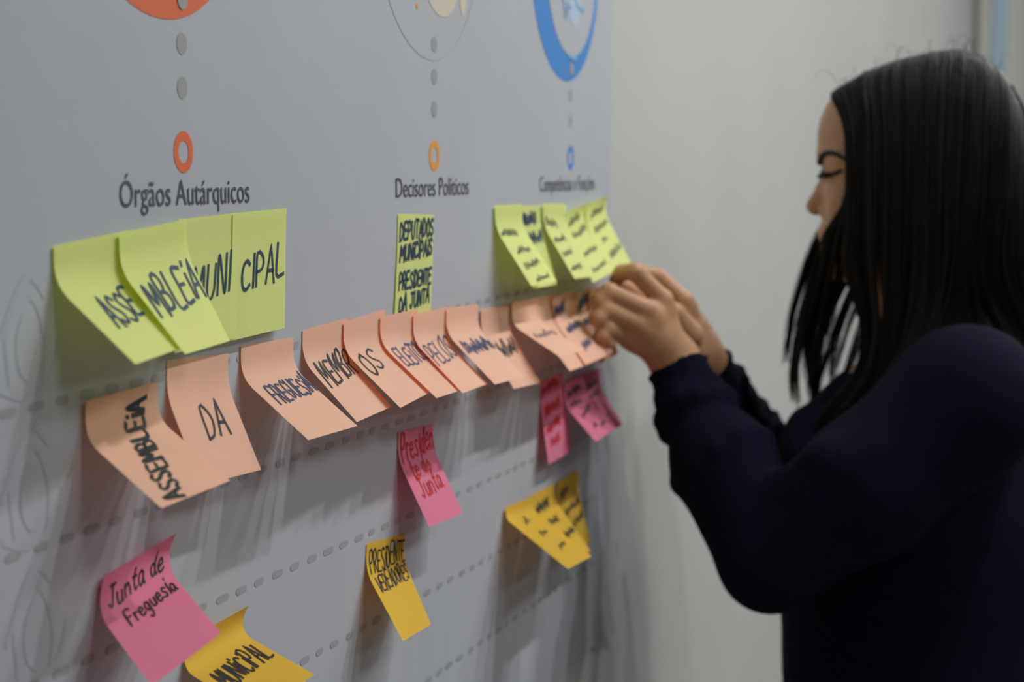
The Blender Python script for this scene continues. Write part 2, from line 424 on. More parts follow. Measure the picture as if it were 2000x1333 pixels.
# ------------------------------------------------------------------ sticky notes
NW = .076
def solve_bottom(top, px, chord):
    d = ray(*px); d = d / np.linalg.norm(d); oc = CAM - top
    B = oc @ d; c = oc @ oc - chord ** 2; disc_ = B * B - c
    if disc_ < 0:
        P = CAM + d * (-B); v = P - top
        P = top + v * chord / np.linalg.norm(v)
    else:
        P = CAM + d * (-B - math.sqrt(disc_))
    if P[1] > -.0035: P[1] = -.0035
    return P
GRP = {'yellow': 'yellow sticky notes', 'peach': 'peach sticky notes', 'pink': 'pink sticky notes', 'gold': 'golden sticky notes'}
def note(label, colour, TL, TR, BL=None, BR=None, anchor='L', layer=0, text=(), ink='ink_navy', wd=.0019, chord=.0735, lead=.019, flare=0.0, width=NW, tuck=0.0):
    lift = .0030 + .0007 * layer
    a, b = at_wall(*TL), at_wall(*TR)
    dr = (b - a) / np.linalg.norm(b - a)
    if anchor == 'L': b = a + dr * width
    elif anchor == 'R': a = b - dr * width
    a = a + np.array([0, -lift, 0]); b = b + np.array([0, -lift, 0])
    if BL is not None: bl = solve_bottom(a, BL, chord)
    if BR is not None: br = solve_bottom(b, BR, chord)
    if BL is None: bl = a + (br - b)
    if BR is None: br = b + (bl - a)
    if tuck > 0: br = br + np.array([0, min(tuck, -br[1] - .004), -tuck * .3])
    if tuck < 0: bl = bl + np.array([0, min(-tuck, -bl[1] - .004), tuck * .3])
    bl = bl + np.array([0, -.0007 * layer, 0]); br = br + np.array([0, -.0007 * layer, 0])
    def S(s, t):
        s = np.asarray(s, float)[..., None]; t = np.asarray(t, float)[..., None]
        A = a + (b - a) * s; Bm = bl + (br - bl) * s
        down = np.array([0, 0, -1.0]) + .35 * (Bm - A) * np.array([1, 0, 0]) / .07
        ld_ = lead + (.007 * s if tuck > 0 else 0 * s)
        Cn = A + down * ld_
        e = Bm - Cn; le = np.linalg.norm(e, axis=-1, keepdims=True); e = e / le
        rd = lead * .62; l0 = ld_ - rd; l1 = 2 * rd * .93; l2 = le - rd
        L = t * (l0 + l1 + l2)
        u1 = np.clip((L - l0) / l1, 0, 1)
        bend = (1 - u1) ** 2 * (Cn - down * rd) + 2 * u1 * (1 - u1) * Cn + u1 * u1 * (Cn + e * rd)
        p = np.where(L < l0, A + down * L, np.where(L < l0 + l1, bend, Cn + e * (rd + L - l0 - l1)))
        if flare: p = p + np.array([0, -1, .2]) * flare * np.clip(1 - t / .14, 0, 1) ** 2 * (.35 + .65 * s)
        return p
    ns, ntt = 10, 26
    ss, tt = np.meshgrid(np.linspace(0, 1, ns), np.linspace(0, 1, ntt), indexing='ij')
    v = S(ss, tt).reshape(-1, 3)
    ix = np.arange(ns * ntt).reshape(ns, ntt)
    f = np.stack([ix[:-1, :-1], ix[:-1, 1:], ix[1:, 1:], ix[1:, :-1]], -1).reshape(-1, 4)
    o = link_mesh('sticky_note', v, f, MT[colour], smooth=True, origin=(a + b) / 2)
    tag(o, label, 'sticky note', GRP[colour])
    if text:
        V, F = [], []
        for ln in text:
            q = smooth_line(np.array(ln) * NW, .0025)
            r2, fc = ribbon2(q, wd * random.uniform(.9, 1.1))
            r2 = np.clip(r2 / NW, .005, .995)
            s, t = r2[:, 0], r2[:, 1]; e = .01
            p = S(s, t); ds = S(s + e, t) - S(s - e, t); dt = S(s, t + e) - S(s, t - e)
            n = np.cross(dt, ds); n = n / np.linalg.norm(n, axis=1, keepdims=True)
            n[n[:, 1] > 0] *= -1
            k0 = len(V); V += (p + n * .00035).tolist(); F += [tuple(k0 + i for i in g) for g in fc]
        link_mesh('handwriting', V, F, MT[ink], o)
    return o

# --- the yellow heading strip on the left: ASSEMBLEIA MUNICIPAL over four notes
note('lime yellow note lettered MUNI, middle of the ASSEMBLEIA MUNICIPAL strip', 'yellow', (347, 428), (457, 416), BR=(460, 661), anchor='R', layer=0, chord=.076,
     text=lay('MUNI', .24, .90, .66, .30, .06), wd=.0026)
note('lime yellow note lettered CIPAL, flat at the right end of its strip', 'yellow', (455, 416), (549, 407), BR=(554, 641), anchor='R', layer=1, chord=.076,
     text=lay('CIPAL', .16, 1.0, .62, .26, .08), wd=.0025)
note('lime yellow note lettered ASSE, leftmost and bent out over its shadow', 'yellow', (92, 480), (215, 455), BL=(262, 712), anchor='L', layer=1, tuck=.011,
     text=lay('ASSE', .26, .80, .70, .27, .07), wd=.0026)
note('lime yellow note lettered MBLEIA overlapping the ASSE note', 'yellow', (215, 455), (347, 428), BL=(352, 692), BR=(440, 666), anchor='R', layer=4,
     text=lay('MBLEiA', .07, 1.0, .66, .30, .06), wd=.0025)
# --- the centre heading note
note('flat lime yellow note reading DEPUTADOS MUNICIPAIS, alone under the middle heading', 'yellow', (770, 418), (845, 420), BL=(750, 625), anchor='L', layer=0, chord=.076,
     text=lay('DEPUTADOS', .05, 1.0, .25, .16, .05) + lay('MUNiCiPAiS', .07, .98, .45, .15, .07) + lay('PRESiDENTE', .07, .98, .74, .16, .06) + lay('DA JUNTA', .10, .95, .95, .15, .08), wd=.0024)
# --- the yellow cluster under the right heading
note('lime yellow note with teal scrawl, tucked second in the right cluster', 'yellow', (1000, 403), (1050, 401), BR=(1089, 558), anchor='R', layer=0, ink='ink_navy',
     text=scribble(.15, .75, .24, .17) + scribble(.2, .8, .26, .17) + scribble(.3, .95, .46, .15) + scribble(.3, .9, .48, .15), wd=.0026)
note('lime yellow note with small script, leftmost of the right cluster', 'yellow', (957, 402), (1010, 399), BL=(1035, 560), anchor='L', layer=2, ink='ink_black',
     text=scribble(.08, .62, .36, .12, -.02) + scribble(.25, .75, .60, .10) + scribble(.2, .8, .80, .10, .05) + scribble(.3, .85, .97, .08), wd=.0020)
note('lime yellow note with lines of small script, third in the right cluster', 'yellow', (1050, 398), (1096, 399), BL=(1118, 545), anchor='L', layer=3, ink='ink_black',
     text=scribble(.06, .5, .26, .12, -.04) + scribble(.1, .6, .50, .1) + scribble(.1, .55, .70, .1) + scribble(.1, .6, .9, .09), wd=.0019)
note('lime yellow note with a lifted pale top corner, fourth in the right cluster', 'yellow', (1096, 412), (1136, 397), BR=(1193, 531), anchor='R', layer=4, ink='ink_black', flare=.004, chord=.075,
     text=scribble(.1, .6, .22, .12, .05) + scribble(.1, .8, .40, .12, .06) + scribble(.2, .85, .66, .1) + scribble(.2, .9, .90, .09), wd=.0019)
note('lime yellow note pinched at its lower corner by the fingers', 'yellow', (1130, 400), (1170, 383), BR=(1226, 516), anchor='R', layer=6, ink='ink_black', flare=.004, chord=.075,
     text=scribble(.2, .85, .22, .12, .05) + scribble(.2, .9, .42, .12, .06) + scribble(.3, .55, .58, .10) + scribble(.3, .95, .82, .12, .08), wd=.0019)

# --- the peach row on the left
note('peach note reading DA, hanging between two other peach notes', 'peach', (325, 703), (437, 690), BR=(510, 918), anchor='R', layer=0, ink='ink_black',
     text=lay('DA', .38, .78, .66, .27, .03), wd=.0020)
note('peach note with ASSEMBLEIA written upward along it, leftmost of its row', 'peach', (146, 785), (292, 746), BL=(308, 993), anchor='R', layer=3, ink='ink_black',
     text=[[(.86 - .52 * (1 - .94 * a_) - .24 * (1 - c_), 1 - .94 * a_) for a_, c_ in ln] for ln in lay('ASSEMBLEiA', .03, 1.0, 1.0, 1.0, 0, .0)], wd=.0026)
note('peach note reading FREGUESIA in blue, beside the MEMBROS notes', 'peach', (460, 675), (557, 660), BL=(600, 860), anchor='L', layer=1, ink='ink_blue', wd=.0019,
     text=lay('FREGUESiA', .16, 1.0, .58, .20, .05))
# --- the long overlapping peach row
note('peach note lettered MEMB, first of the long overlapping peach row', 'peach', (583, 645), (690, 616), BL=(697, 825), tuck=.006, anchor='L', layer=0, ink='ink_black', wd=.0022,
     text=lay('MEMBR', .10, .96, .60, .27, .10))
note('peach note lettered OS, second of the long overlapping peach row', 'peach', (660, 630), (740, 604), BL=(778, 797), tuck=.006, anchor='L', layer=2, ink='ink_black', wd=.0022,
     text=lay('OS', .10, .62, .58, .26, .06))
note('peach note reading ELEITOS in blue, third of the long peach row', 'peach', (728, 618), (795, 606), BL=(845, 778), tuck=.006, anchor='L', layer=4, ink='ink_blue', wd=.0020,
     text=lay('ELEiTOS', .10, .98, .56, .23, .03))
note('peach note reading PELOS in blue, fourth of the long peach row', 'peach', (790, 614), (865, 598), BL=(893, 768), tuck=.006, anchor='L', layer=6, ink='ink_blue', wd=.0020,
     text=lay('PELOS', .06, .95, .60, .28, .06))
note('peach note with crowded black letters, its right edge against a dark gap', 'peach', (918, 604), (985, 598), BR=(1053, 748), anchor='R', layer=2, ink='ink_black', wd=.0022,
     text=scribble(.10, .92, .62, .27, .04, 15) + scribble(.2, .85, .60, .22, .04, 8))
note('peach note with crowded blue letters, fifth of the long peach row', 'peach', (852, 602), (920, 593), BL=(953, 751), anchor='L', layer=8, ink='ink_blue', wd=.0024,
     text=scribble(.10, .98, .58, .22, .03, 17) + scribble(.14, .92, .57, .20, .03, 9))
note('plain peach note, its lower edge peeping out beneath the faint blue word', 'peach', (1024, 584), (1072, 574), BL=(1109, 725), anchor='L', layer=3)
note('peach note with one faint blue word, long gap of shadow to its left', 'peach', (985, 590), (1040, 581), BL=(1084, 697), anchor='L', layer=6, ink='ink_blue', wd=.0018, chord=.070,
     text=scribble(.15, .95, .60, .16, .0, 12))
note('peach note with three blue scrawled words, beside the fingers', 'peach', (1064, 580), (1110, 566), BL=(1134, 713), anchor='L', layer=7, ink='ink_blue', wd=.0030,
     text=scribble(.05, .5, .24, .16) + scribble(.05, .5, .26, .16) + scribble(.2, .85, .50, .13) + scribble(.2, .9, .52, .13) + scribble(.35, .75, .82, .17))
note('peach note with dark blue scrawl, last but one beside the fingers', 'peach', (1108, 574), (1146, 561), BL=(1146, 709), anchor='L', layer=8, ink='ink_navy', wd=.0032,
     text=scribble(.15, .6, .20, .16) + scribble(.15, .6, .22, .16) + scribble(.15, .95, .46, .12) + scribble(.15, .9, .48, .12) + scribble(.4, .95, .70, .11))
note('peach note whose right edge is held under the curled fingers', 'peach', (1136, 566), (1170, 552), BR=(1194, 690), anchor='R', layer=11, ink='ink_navy', wd=.0030,
     text=scribble(.2, .7, .20, .16) + scribble(.2, .7, .22, .16) + scribble(.2, .75, .46, .12) + scribble(.3, .85, .80, .11))
# --- pinks
note('pink note with red script Presidente do Junta, alone in the middle', 'pink', (770, 845), (842, 827), BL=(838, 1030), anchor='L', layer=0, ink='ink_red', wd=.0021,
     text=lay('Presiden', .06, 1.0, .30, .26, .08) + lay('te do', .18, .75, .48, .18, .04) + lay('Junta', .18, .85, .70, .22, .06))
note('pink note covered in red scrawl, leftmost of the three by the hand', 'pink', (1050, 745), (1100, 724), BL=(1071, 908), anchor='L', layer=0, ink='ink_red', wd=.0030, chord=.077,
     text=scribble(.05, .75, .2, .17, .05) + scribble(.1, .8, .45, .17, .05) + scribble(.1, .7, .66, .15, .05) + scribble(.2, .6, .84, .14))
note('pink note at the right end, its right edge nearest the forearm', 'pink', (1122, 738), (1166, 718), BR=(1215, 830), anchor='R', layer=1, ink='ink_black', wd=.0026,
     text=scribble(.2, .8, .22, .08) + scribble(.2, .8, .38, .08) + scribble(.6, .75, .75, .06))
note('pink note with short black words, middle of the three by the hand', 'pink', (1092, 750), (1136, 727), BL=(1158, 863), anchor='L', layer=4, ink='ink_black', wd=.0026,
     text=scribble(.1, .7, .2, .1) + scribble(.1, .6, .36, .1) + scribble(.25, .8, .58, .1, .08) + scribble(.3, .5, .82, .07) + scribble(.6, .8, .86, .07))
note('large near pink note reading Junta de Freguesia at lower left', 'pink', (168, 1133), (315, 1042), BL=(287, 1340), anchor='R', layer=4, ink='ink_black', wd=.0016, flare=.004,
     text=lay('Junta de', .10, .92, .24, .15, .04) + lay('Freguesia', .22, .95, .47, .15, .05), chord=.076)
# --- golden yellows
note('golden yellow note reading MUNICIPAL, cut by the lower frame edge', 'gold', (352, 1252), (466, 1184), BR=(614, 1318), anchor='R', layer=0, ink='ink_black', wd=.0019, flare=.004, lead=.016,
     text=lay('MUNiCiPAL', .12, .96, .62, .24, .05))
note('golden yellow note reading PRESIDENTE VEREADORES, alone at lower middle', 'gold', (709, 1062), (790, 1040), BL=(787, 1253), BR=(842, 1221), anchor='L', layer=0, ink='ink_black', wd=.0015, chord=.078,
     text=lay('PRESiDENTE', .06, 1.0, .27, .19, .04) + lay('VEREADORES', .10, .98, .48, .17, .05))
note('golden yellow note, rightmost and highest of the fanned trio', 'gold', (1082, 943), (1125, 917), BR=(1153, 1058), anchor='R', layer=0, ink='ink_black', wd=.0026, chord=.077,
     text=scribble(.1, .5, .26, .14) + scribble(.15, .95, .5, .13, .08) + scribble(.35, .95, .72, .13, .08))
note('golden yellow note in the middle of the fanned trio', 'gold', (1028, 968), (1074, 945), BL=(1106, 1106), anchor='L', layer=2, ink='ink_black', wd=.0026, chord=.080, lead=.014,
     text=scribble(.15, .7, .28, .16, .06) + scribble(.25, .7, .5, .15, .05) + scribble(.45, .95, .74, .13, .06))
note('golden yellow note, lowest and leftmost of the fanned trio', 'gold', (976, 990), (1024, 972), BL=(1103, 1112), anchor='L', layer=4, ink='ink_black', wd=.0020, chord=.084, lead=.010,
     text=scribble(.35, .55, .3, .12) + scribble(.4, .65, .52, .1) + scribble(.45, .75, .76, .1))

# ------------------------------------------------------------------ person: distance fields turned into meshes
class Field:
    def __init__(s, lo, hi, h):
        s.lo = np.array(lo, float); s.h = h
        s.n = np.ceil((np.array(hi) - s.lo) / h).astype(int) + 1
        s.D = np.full(s.n, .06, np.float32)
        s.ax = [(s.lo[i] + h * np.arange(s.n[i])).astype(np.float32) for i in range(3)]
    def win(s, lo, hi, pad):
        sl = []
        for i in range(3):
            a = int(max(0, math.floor((lo[i] - pad - s.lo[i]) / s.h))); b = int(min(s.n[i], math.ceil((hi[i] + pad - s.lo[i]) / s.h) + 1))
            if b <= a: return None
            sl.append(slice(a, b))
        return tuple(sl)
    def pts(s, sl):
        return s.ax[0][sl[0]][:, None, None], s.ax[1][sl[1]][None, :, None], s.ax[2][sl[2]][None, None, :]
    def add(s, sl, d, k):
        o = s.D[sl]
        if k > 0:
            hh = np.maximum(k - np.abs(o - d), 0) / k
            s.D[sl] = np.minimum(o, d) - hh * hh * k * .25
        else: s.D[sl] = np.minimum(o, d)
    def cut(s, sl, d, k):
        o = s.D[sl]; hh = np.maximum(k - np.abs(o + d), 0) / max(k, 1e-6)
        s.D[sl] = np.maximum(o, -d) + hh * hh * k * .25
    def cap(s, a, b, ra, rb, k=.01, cut=False):
        a = np.array(a, float); b = np.array(b, float); r = max(ra, rb)
        sl = s.win(np.minimum(a, b) - r, np.maximum(a, b) + r, k + 5 * s.h)
        if sl is None: return
        x, y, z = s.pts(sl); ab = b - a; L2 = float(ab @ ab) + 1e-12
        t = np.clip(((x - a[0]) * ab[0] + (y - a[1]) * ab[1] + (z - a[2]) * ab[2]) / L2, 0, 1)
        d = np.sqrt((x - a[0] - t * ab[0]) ** 2 + (y - a[1] - t * ab[1]) ** 2 + (z - a[2] - t * ab[2]) ** 2) - (ra + (rb - ra) * t)
        (s.cut if cut else s.add)(sl, d.astype(np.float32), k)
    def chain(s, pts, rs, k=.006):
        for i in range(len(pts) - 1): s.cap(pts[i], pts[i + 1], rs[i], rs[i + 1], k)
    def ell(s, c, r, k=.01, cut=False, tilt=0.0):
        """tilt: rotation about the X axis"""
        c = np.array(c, float); r = np.array(r, float); rm = np.array([r[0], max(r[1:]), max(r[1:])])
        sl = s.win(c - rm, c + rm, k + 5 * s.h)
        if sl is None: return
        x, y, z = s.pts(sl); x = x - c[0]; y = y - c[1]; z = z - c[2]
        if tilt:
            y, z = y * math.cos(tilt) + z * math.sin(tilt), -y * math.sin(tilt) + z * math.cos(tilt)
        k0 = np.sqrt((x / r[0]) ** 2 + (y / r[1]) ** 2 + (z / r[2]) ** 2)
        k1 = np.sqrt((x / r[0] ** 2) ** 2 + (y / r[1] ** 2) ** 2 + (z / r[2] ** 2) ** 2) + 1e-9
        (s.cut if cut else s.add)(sl, (k0 * (k0 - 1) / k1).astype(np.float32), k)
    def plane_cut(s, c, nrm, rad):
        """remove what lies beyond the plane within a ball"""
        c = np.array(c, float); nrm = np.array(nrm, float); nrm /= np.linalg.norm(nrm)
        q = c + nrm * rad * .8
        sl = s.win(q - rad, q + rad, 0)
        if sl is None: return
        x, y, z = s.pts(sl)
        d = (x - c[0]) * nrm[0] + (y - c[1]) * nrm[1] + (z - c[2]) * nrm[2]
        inb = ((x - q[0]) ** 2 + (y - q[1]) ** 2 + (z - q[2]) ** 2) < rad * rad
        s.D[sl] = np.where(inb, np.maximum(s.D[sl], d), s.D[sl])
    def mesh(s):
        D = s.D; n = s.n
        neg = D < 0
        def corner(A, i, j, k): return A[i:n[0] - 1 + i, j:n[1] - 1 + j, k:n[2] - 1 + k]
        cnt = np.zeros(n - 1, np.uint8)
        for i in (0, 1):
            for j in (0, 1):
                for k in (0, 1): cnt += corner(neg, i, j, k)
        act = (cnt > 0) & (cnt < 8)
        idx = np.argwhere(act); m = len(idx)
        vid = np.full(n - 1, -1, np.int32); vid[act] = np.arange(m)
        val = {}
        for i in (0, 1):
            for j in (0, 1):
                for k in (0, 1): val[(i, j, k)] = D[idx[:, 0] + i, idx[:, 1] + j, idx[:, 2] + k].astype(np.float64)
        acc = np.zeros((m, 3)); num = np.zeros(m)
        for a in val:
            for axis in range(3):
                if a[axis]: continue
                b = tuple(1 if q == axis else a[q] for q in range(3))
                va, vb = val[a], val[b]; cr = (va < 0) != (vb < 0)
                t = np.where(cr, va / np.where(cr, va - vb, 1), 0)
                p = np.tile(np.array(a, float), (m, 1)); p[:, axis] = t
                acc += p * cr[:, None]; num += cr
        v = s.lo + (idx + acc / num[:, None]) * s.h
        quads = []
        for axis in range(3):
            o1, o2 = [(1, 2), (2, 0), (0, 1)][axis]
            s0 = [slice(None)] * 3; s1 = [slice(None)] * 3
            s0[axis] = slice(0, -1); s1[axis] = slice(1, None)
            A, B = neg[tuple(s0)], neg[tuple(s1)]
            e = np.argwhere(A != B)
            e = e[(e[:, o1] > 0) & (e[:, o2] > 0) & (e[:, o1] < n[o1] - 1) & (e[:, o2] < n[o2] - 1)]
            sg = A[e[:, 0], e[:, 1], e[:, 2]]
            def gv(d1, d2):
                q = e.copy(); q[:, o1] -= d1; q[:, o2] -= d2
                return vid[q[:, 0], q[:, 1], q[:, 2]]
            q = np.stack([gv(1, 1), gv(0, 1), gv(0, 0), gv(1, 0)], -1)
            q[~sg] = q[~sg][:, ::-1]
            quads.append(q)
        return v, np.concatenate(quads)

HX = 1.95                                  # mid plane of the head, facing the wall (+Y)
P = lambda px, py, X=HX: at_x(px, py, X)
person = empty('person', (1.95, -.36, 0))
tag(person, 'person with long dark hair in a navy sweater, pressing notes onto the poster', 'person')

# ---- body
B_ = Field((1.66, -.62, .98), (2.26, -.004, 1.64), .0024)
c0 = P(1806, 292); B_.ell(c0, (.069, .097, .087), .0)
B_.ell(P(1676, 262), (.050, .036, .046), .03)
B_.ell(P(1700, 400), (.056, .045, .066), .03)
B_.ell(P(1706, 478), (.046, .048, .036), .025)
B_.ell(P(1646, 512), (.022, .018, .016), .02)
for sgn in (-1, 1):
    B_.ell(P(1612, 340, HX + sgn * .031), (.016, .011, .011), .008, cut=True)
    B_.cap(P(1617, 309, HX + sgn * .010), P(1642, 306, HX + sgn * .046), .009, .007, .010)
    B_.ell(P(1632, 340, HX + sgn * .031), (.0135, .0125, .0115), .004)
    B_.cap(P(1614, 413, HX + sgn * .010), P(1622, 413, HX + sgn * .012), .0075, .006, .006)
    B_.ell(P(1650, 400, HX + sgn * .036), (.020, .016, .018), .015)
    B_.ell(P(1800, 350, HX + sgn * .073), (.006, .018, .030), .006)     # ears
B_.ell(P(1594, 344), (.03, .0065, .012), .012, cut=True)
B_.cap(P(1618, 345), P(1594, 399), .0070, .0085, .008)
B_.ell(P(1592, 404), (.0095, .0085, .0080), .006)
B_.cap(P(1616, 452, HX - .016), P(1616, 452, HX + .016), .006, .006, .008)
B_.cap(P(1611, 452, HX - .006), P(1611, 452, HX + .006), .0055, .0055, .006)
B_.cap(P(1617, 470, HX - .013), P(1617, 470, HX + .013), .0065, .0065, .007)
for sgn in (-1, 1): B_.ell(P(1601, 421, HX + sgn * .0055), (.0032, .004, .003), .002, cut=True)
# neck, shoulders, chest
B_.cap(P(1790, 470), P(1850, 740), .054, .058, .03)
B_.ell(P(1805, 900), (.145, .105, .13), .04)
for sgn in (-1, 1): B_.cap(P(1850, 740, HX + sgn * .04), P(1885, 780, HX + sgn * .165), .046, .045, .04)
# near (left) arm and hand
SH_N, EL_N, WR_N = P(1888, 775, 1.775), P(1505, 1095, 1.72), P(1318, 706, 1.80)
B_.cap(SH_N, EL_N, .044, .036, .03); B_.cap(EL_N, WR_N, .036, .0235, .02)
def hand(F, wr, mcp, fingers, thumb, rr=1.0):
    pc = sum(mcp) / 4.0
    for q in mcp: F.cap(wr * .8 + pc * .2, q, .0160 * rr, .0106 * rr, .008)
    for i in range(3): F.cap(mcp[i] * .84 + wr * .16, mcp[i + 1] * .84 + wr * .16, .0092 * rr, .0092 * rr, .008)
    F.cap(wr, pc * .5 + wr * .5, .022 * rr, .019 * rr, .014)
    for q, f in zip(mcp, fingers):
        rs = [.0096, .0088, .0079, .0068]
        if f is fingers[3]: rs = [.009, .0082, .0072, .0062]
        F.chain([q] + f, [r * rr for r in rs], .0025)
    F.chain(thumb, [.014 * rr, .0125 * rr, .0105 * rr, .0085 * rr], .004)
hand(B_, WR_N,
     [P(1294, 586, 1.780), P(1266, 606, 1.762), P(1244, 632, 1.756), P(1226, 660, 1.762)],
     [[P(1240, 531, 1.758), P(1214, 533, 1.764), P(1203, 548, 1.772)],
      [P(1190, 571, 1.734), P(1170, 588, 1.728), P(1181, 606, 1.740)],
      [P(1181, 603, 1.730), P(1167, 622, 1.723), P(1179, 638, 1.735)],
      [P(1186, 640, 1.734), P(1174, 657, 1.728), P(1186, 670, 1.737)]],
     [P(1298, 665, 1.808), P(1268, 615, 1.824), P(1238, 578, 1.812), P(1218, 560, 1.796)])
# far (right) arm and hand
SH_F, EL_F, WR_F = P(1870, 775, 2.125), P(1570, 1030, 2.10), P(1366, 694, 1.905)
B_.cap(SH_F, EL_F, .044, .036, .03); B_.cap(EL_F, WR_F, .036, .0235, .02)
hand(B_, WR_F,
     [P(1336, 588, 1.885), P(1338, 606, 1.905), P(1340, 626, 1.918), P(1342, 646, 1.922)],
     [[P(1285, 540, 1.882), P(1255, 534, 1.866), P(1236, 544, 1.850)],
      [P(1285, 566, 1.905), P(1255, 566, 1.888), P(1240, 575, 1.870)],
      [P(1292, 590, 1.918), P(1268, 590, 1.900), P(1256, 598, 1.885)],
      [P(1304, 618, 1.922), P(1285, 615, 1.908), P(1276, 620, 1.895)]],
     [P(1346, 655, 1.880), P(1312, 615, 1.864), P(1276, 588, 1.848), P(1250, 568, 1.836)])
v, q = B_.mesh()
body = link_mesh('body', v, q, MT['skin'], person, smooth=True)

# face details (sub-parts of the body)
def blob(name, c, r, m, parent, tilt=0):
    n, k = 14, 9; vs_, fs = [], []
    for j in range(k):
        ph = math.pi * j / (k - 1)
        for i in range(n):
            a = 2 * math.pi * i / n
            x, y, z = r[0] * math.sin(ph) * math.cos(a), r[1] * math.sin(ph) * math.sin(a), r[2] * math.cos(ph)
            vs_.append((c[0] + x, c[1] + y * math.cos(tilt) - z * math.sin(tilt), c[2] + y * math.sin(tilt) + z * math.cos(tilt)))
    for j in range(k - 1):
        for i in range(n): fs.append((j * n + i, j * n + (i + 1) % n, (j + 1) * n + (i + 1) % n, (j + 1) * n + i))
    return link_mesh(name, vs_, fs, m, parent, smooth=True)
def tubes(name, polylines, r0, r1, m, parent, sides=4):
    V, F = [], []
    for p in polylines:
        p = np.asarray(p, float); n = len(p)
        d = np.gradient(p, axis=0); d /= np.linalg.norm(d, axis=1, keepdims=True) + 1e-12
        ref = np.array([1.0, .2, .1]) if abs(d[0][0]) < .8 else np.array([0, .2, 1.0])
        u = np.cross(d, ref); u /= np.linalg.norm(u, axis=1, keepdims=True); w_ = np.cross(d, u)
        rad = np.linspace(r0, r1, n)[:, None]; b = len(V)
        for s in range(sides):
            a = 2 * math.pi * s / sides; V += (p + rad * (u * math.cos(a) + w_ * math.sin(a))).tolist()
        for s in range(sides):
            s2 = (s + 1) % sides
            for i in range(n - 1): F.append((b + s * n + i, b + s2 * n + i, b + s2 * n + i + 1, b + s * n + i + 1))
    return link_mesh(name, V, F, m, parent, smooth=True)
from mathutils.bvhtree import BVHTree
bv = BVHTree.FromPolygons([Vector(a_) for a_ in v.tolist()], q.tolist())
def on_skin(px, py, out=.0008):
    d = Vector(ray(px, py)).normalized(); hit = bv.ray_cast(Vector(CAM), d)
    if hit[0] is None: hit = bv.find_nearest(Vector(at_x(px, py, HX - .01)))
    return np.array(hit[0] - d * out)
brow_px = [(1602, 317), (1605, 307), (1613, 300), (1626, 299), (1640, 305), (1652, 312)]
lash_px = [(1607, 336), (1612, 340), (1621, 341), (1632, 338), (1645, 333)]
mirx = lambda p: np.array([2 * HX - p[0], p[1], p[2]])
for k_ in (0, 1):
    f_ = mirx if k_ else (lambda p: p)
    bl_ = [f_(on_skin(*a_)) for a_ in brow_px]; la_ = [f_(on_skin(*a_)) for a_ in lash_px]
    tubes('eyebrow', [smooth_line(bl_, .004)], .0042, .0014, MT['brow'], body, 6)
    tubes('eyelashes', [smooth_line(la_, .003)], .0030, .0020, MT['brow'], body, 6)
    tubes('eyelashes', [[p_, p_ + np.array([0, .006, -.0045])] for p_ in smooth_line(la_[:4], .003)], .0011, .0005, MT['brow'], body)
tubes('lips', [[P(1612, 461, HX - .019), P(1605, 459, HX - .008), P(1604, 460, HX), P(1605, 459, HX + .008), P(1612, 461, HX + .019)]], .004, .004, MT['lip'], body, 6)

# ---- sweater
S_ = Field((1.58, -.64, .78), (2.34, -.02, 1.46), .0036)
S_.ell(P(1800, 985), (.165, .134, .152), .0)
S_.ell(P(1560, 905, HX - .07), (.05, .018, .05), .04); S_.ell(P(1565, 905, HX + .07), (.05, .018, .05), .04)
S_.ell(P(1788, 1250), (.162, .136, .30), .06)
for sgn in (-1, 1): S_.cap(P(1845, 760, HX + sgn * .05), P(1888, 785, HX + sgn * .165), .062, .066, .05)
def sleeve(pts, rs, k=.02): S_.chain(pts, rs, k)
MID_N = P(1412, 905, 1.755); LOW_N = P(1364, 815, 1.785); CUF_N = P(1322, 716, 1.80)
sleeve([P(1888, 785, 1.785), P(1690, 955, 1.745), EL_N], [.068, .062, .047])
sleeve([EL_N, MID_N, LOW_N, CUF_N], [.047, .049, .034, .0285], .012)
MID_F = P(1475, 890, 2.02); LOW_F = P(1420, 790, 1.955); CUF_F = P(1376, 712, 1.915)
sleeve([P(1870, 785, 2.115), EL_F], [.064, .046])
sleeve([EL_F, MID_F, LOW_F, CUF_F], [.046, .040, .031, .026], .012)
# folds and ruched rings on the sleeves
def ring_fold(c, axis, R_, r, k=.008, a0=0, a1=2 * math.pi, n=14):
    axis = axis / np.linalg.norm(axis); u = np.cross(axis, [0.3, .5, .8]); u /= np.linalg.norm(u); w_ = np.cross(axis, u)
    p = [c + R_ * (u * math.cos(a) + w_ * math.sin(a)) + axis * .006 * math.sin(2 * a + c[2] * 90) for a in np.linspace(a0, a1, n)]
    for i in range(n - 1): S_.cap(p[i], p[i + 1], r, r, k)
axn = CUF_N - LOW_N
ring_fold(CUF_N - axn * .06, axn, .0255, .0055, .004)
ring_fold(LOW_N + axn * .42, axn, .027, .004, .012)
ring_fold(LOW_N + axn * .05, LOW_N - MID_N, .035, .0065, .010)
ring_fold(MID_N, MID_N - EL_N, .046, .0055, .010)
axf = CUF_F - LOW_F
ring_fold(CUF_F - axf * .05, axf, .0245, .006, .003)
ring_fold(LOW_F + axf * .35, axf, .029, .0055, .005)
ring_fold(LOW_F * .7 + MID_F * .3, LOW_F - MID_F, .033, .006, .006)
ring_fold(LOW_F * .3 + MID_F * .7, LOW_F - MID_F, .038, .006, .006)
for (x0, y0, x1, y1, r) in ((1535, 935, 1700, 870, .010), (1530, 975, 1640, 985, .009), (1525, 1000, 1560, 1090, .009)):
    S_.chain([P(x0, y0, 1.705), P((x0 + x1) / 2, (y0 + y1) / 2, 1.698), P(x1, y1, 1.712)], [r * .6, r, r * .5], .03)
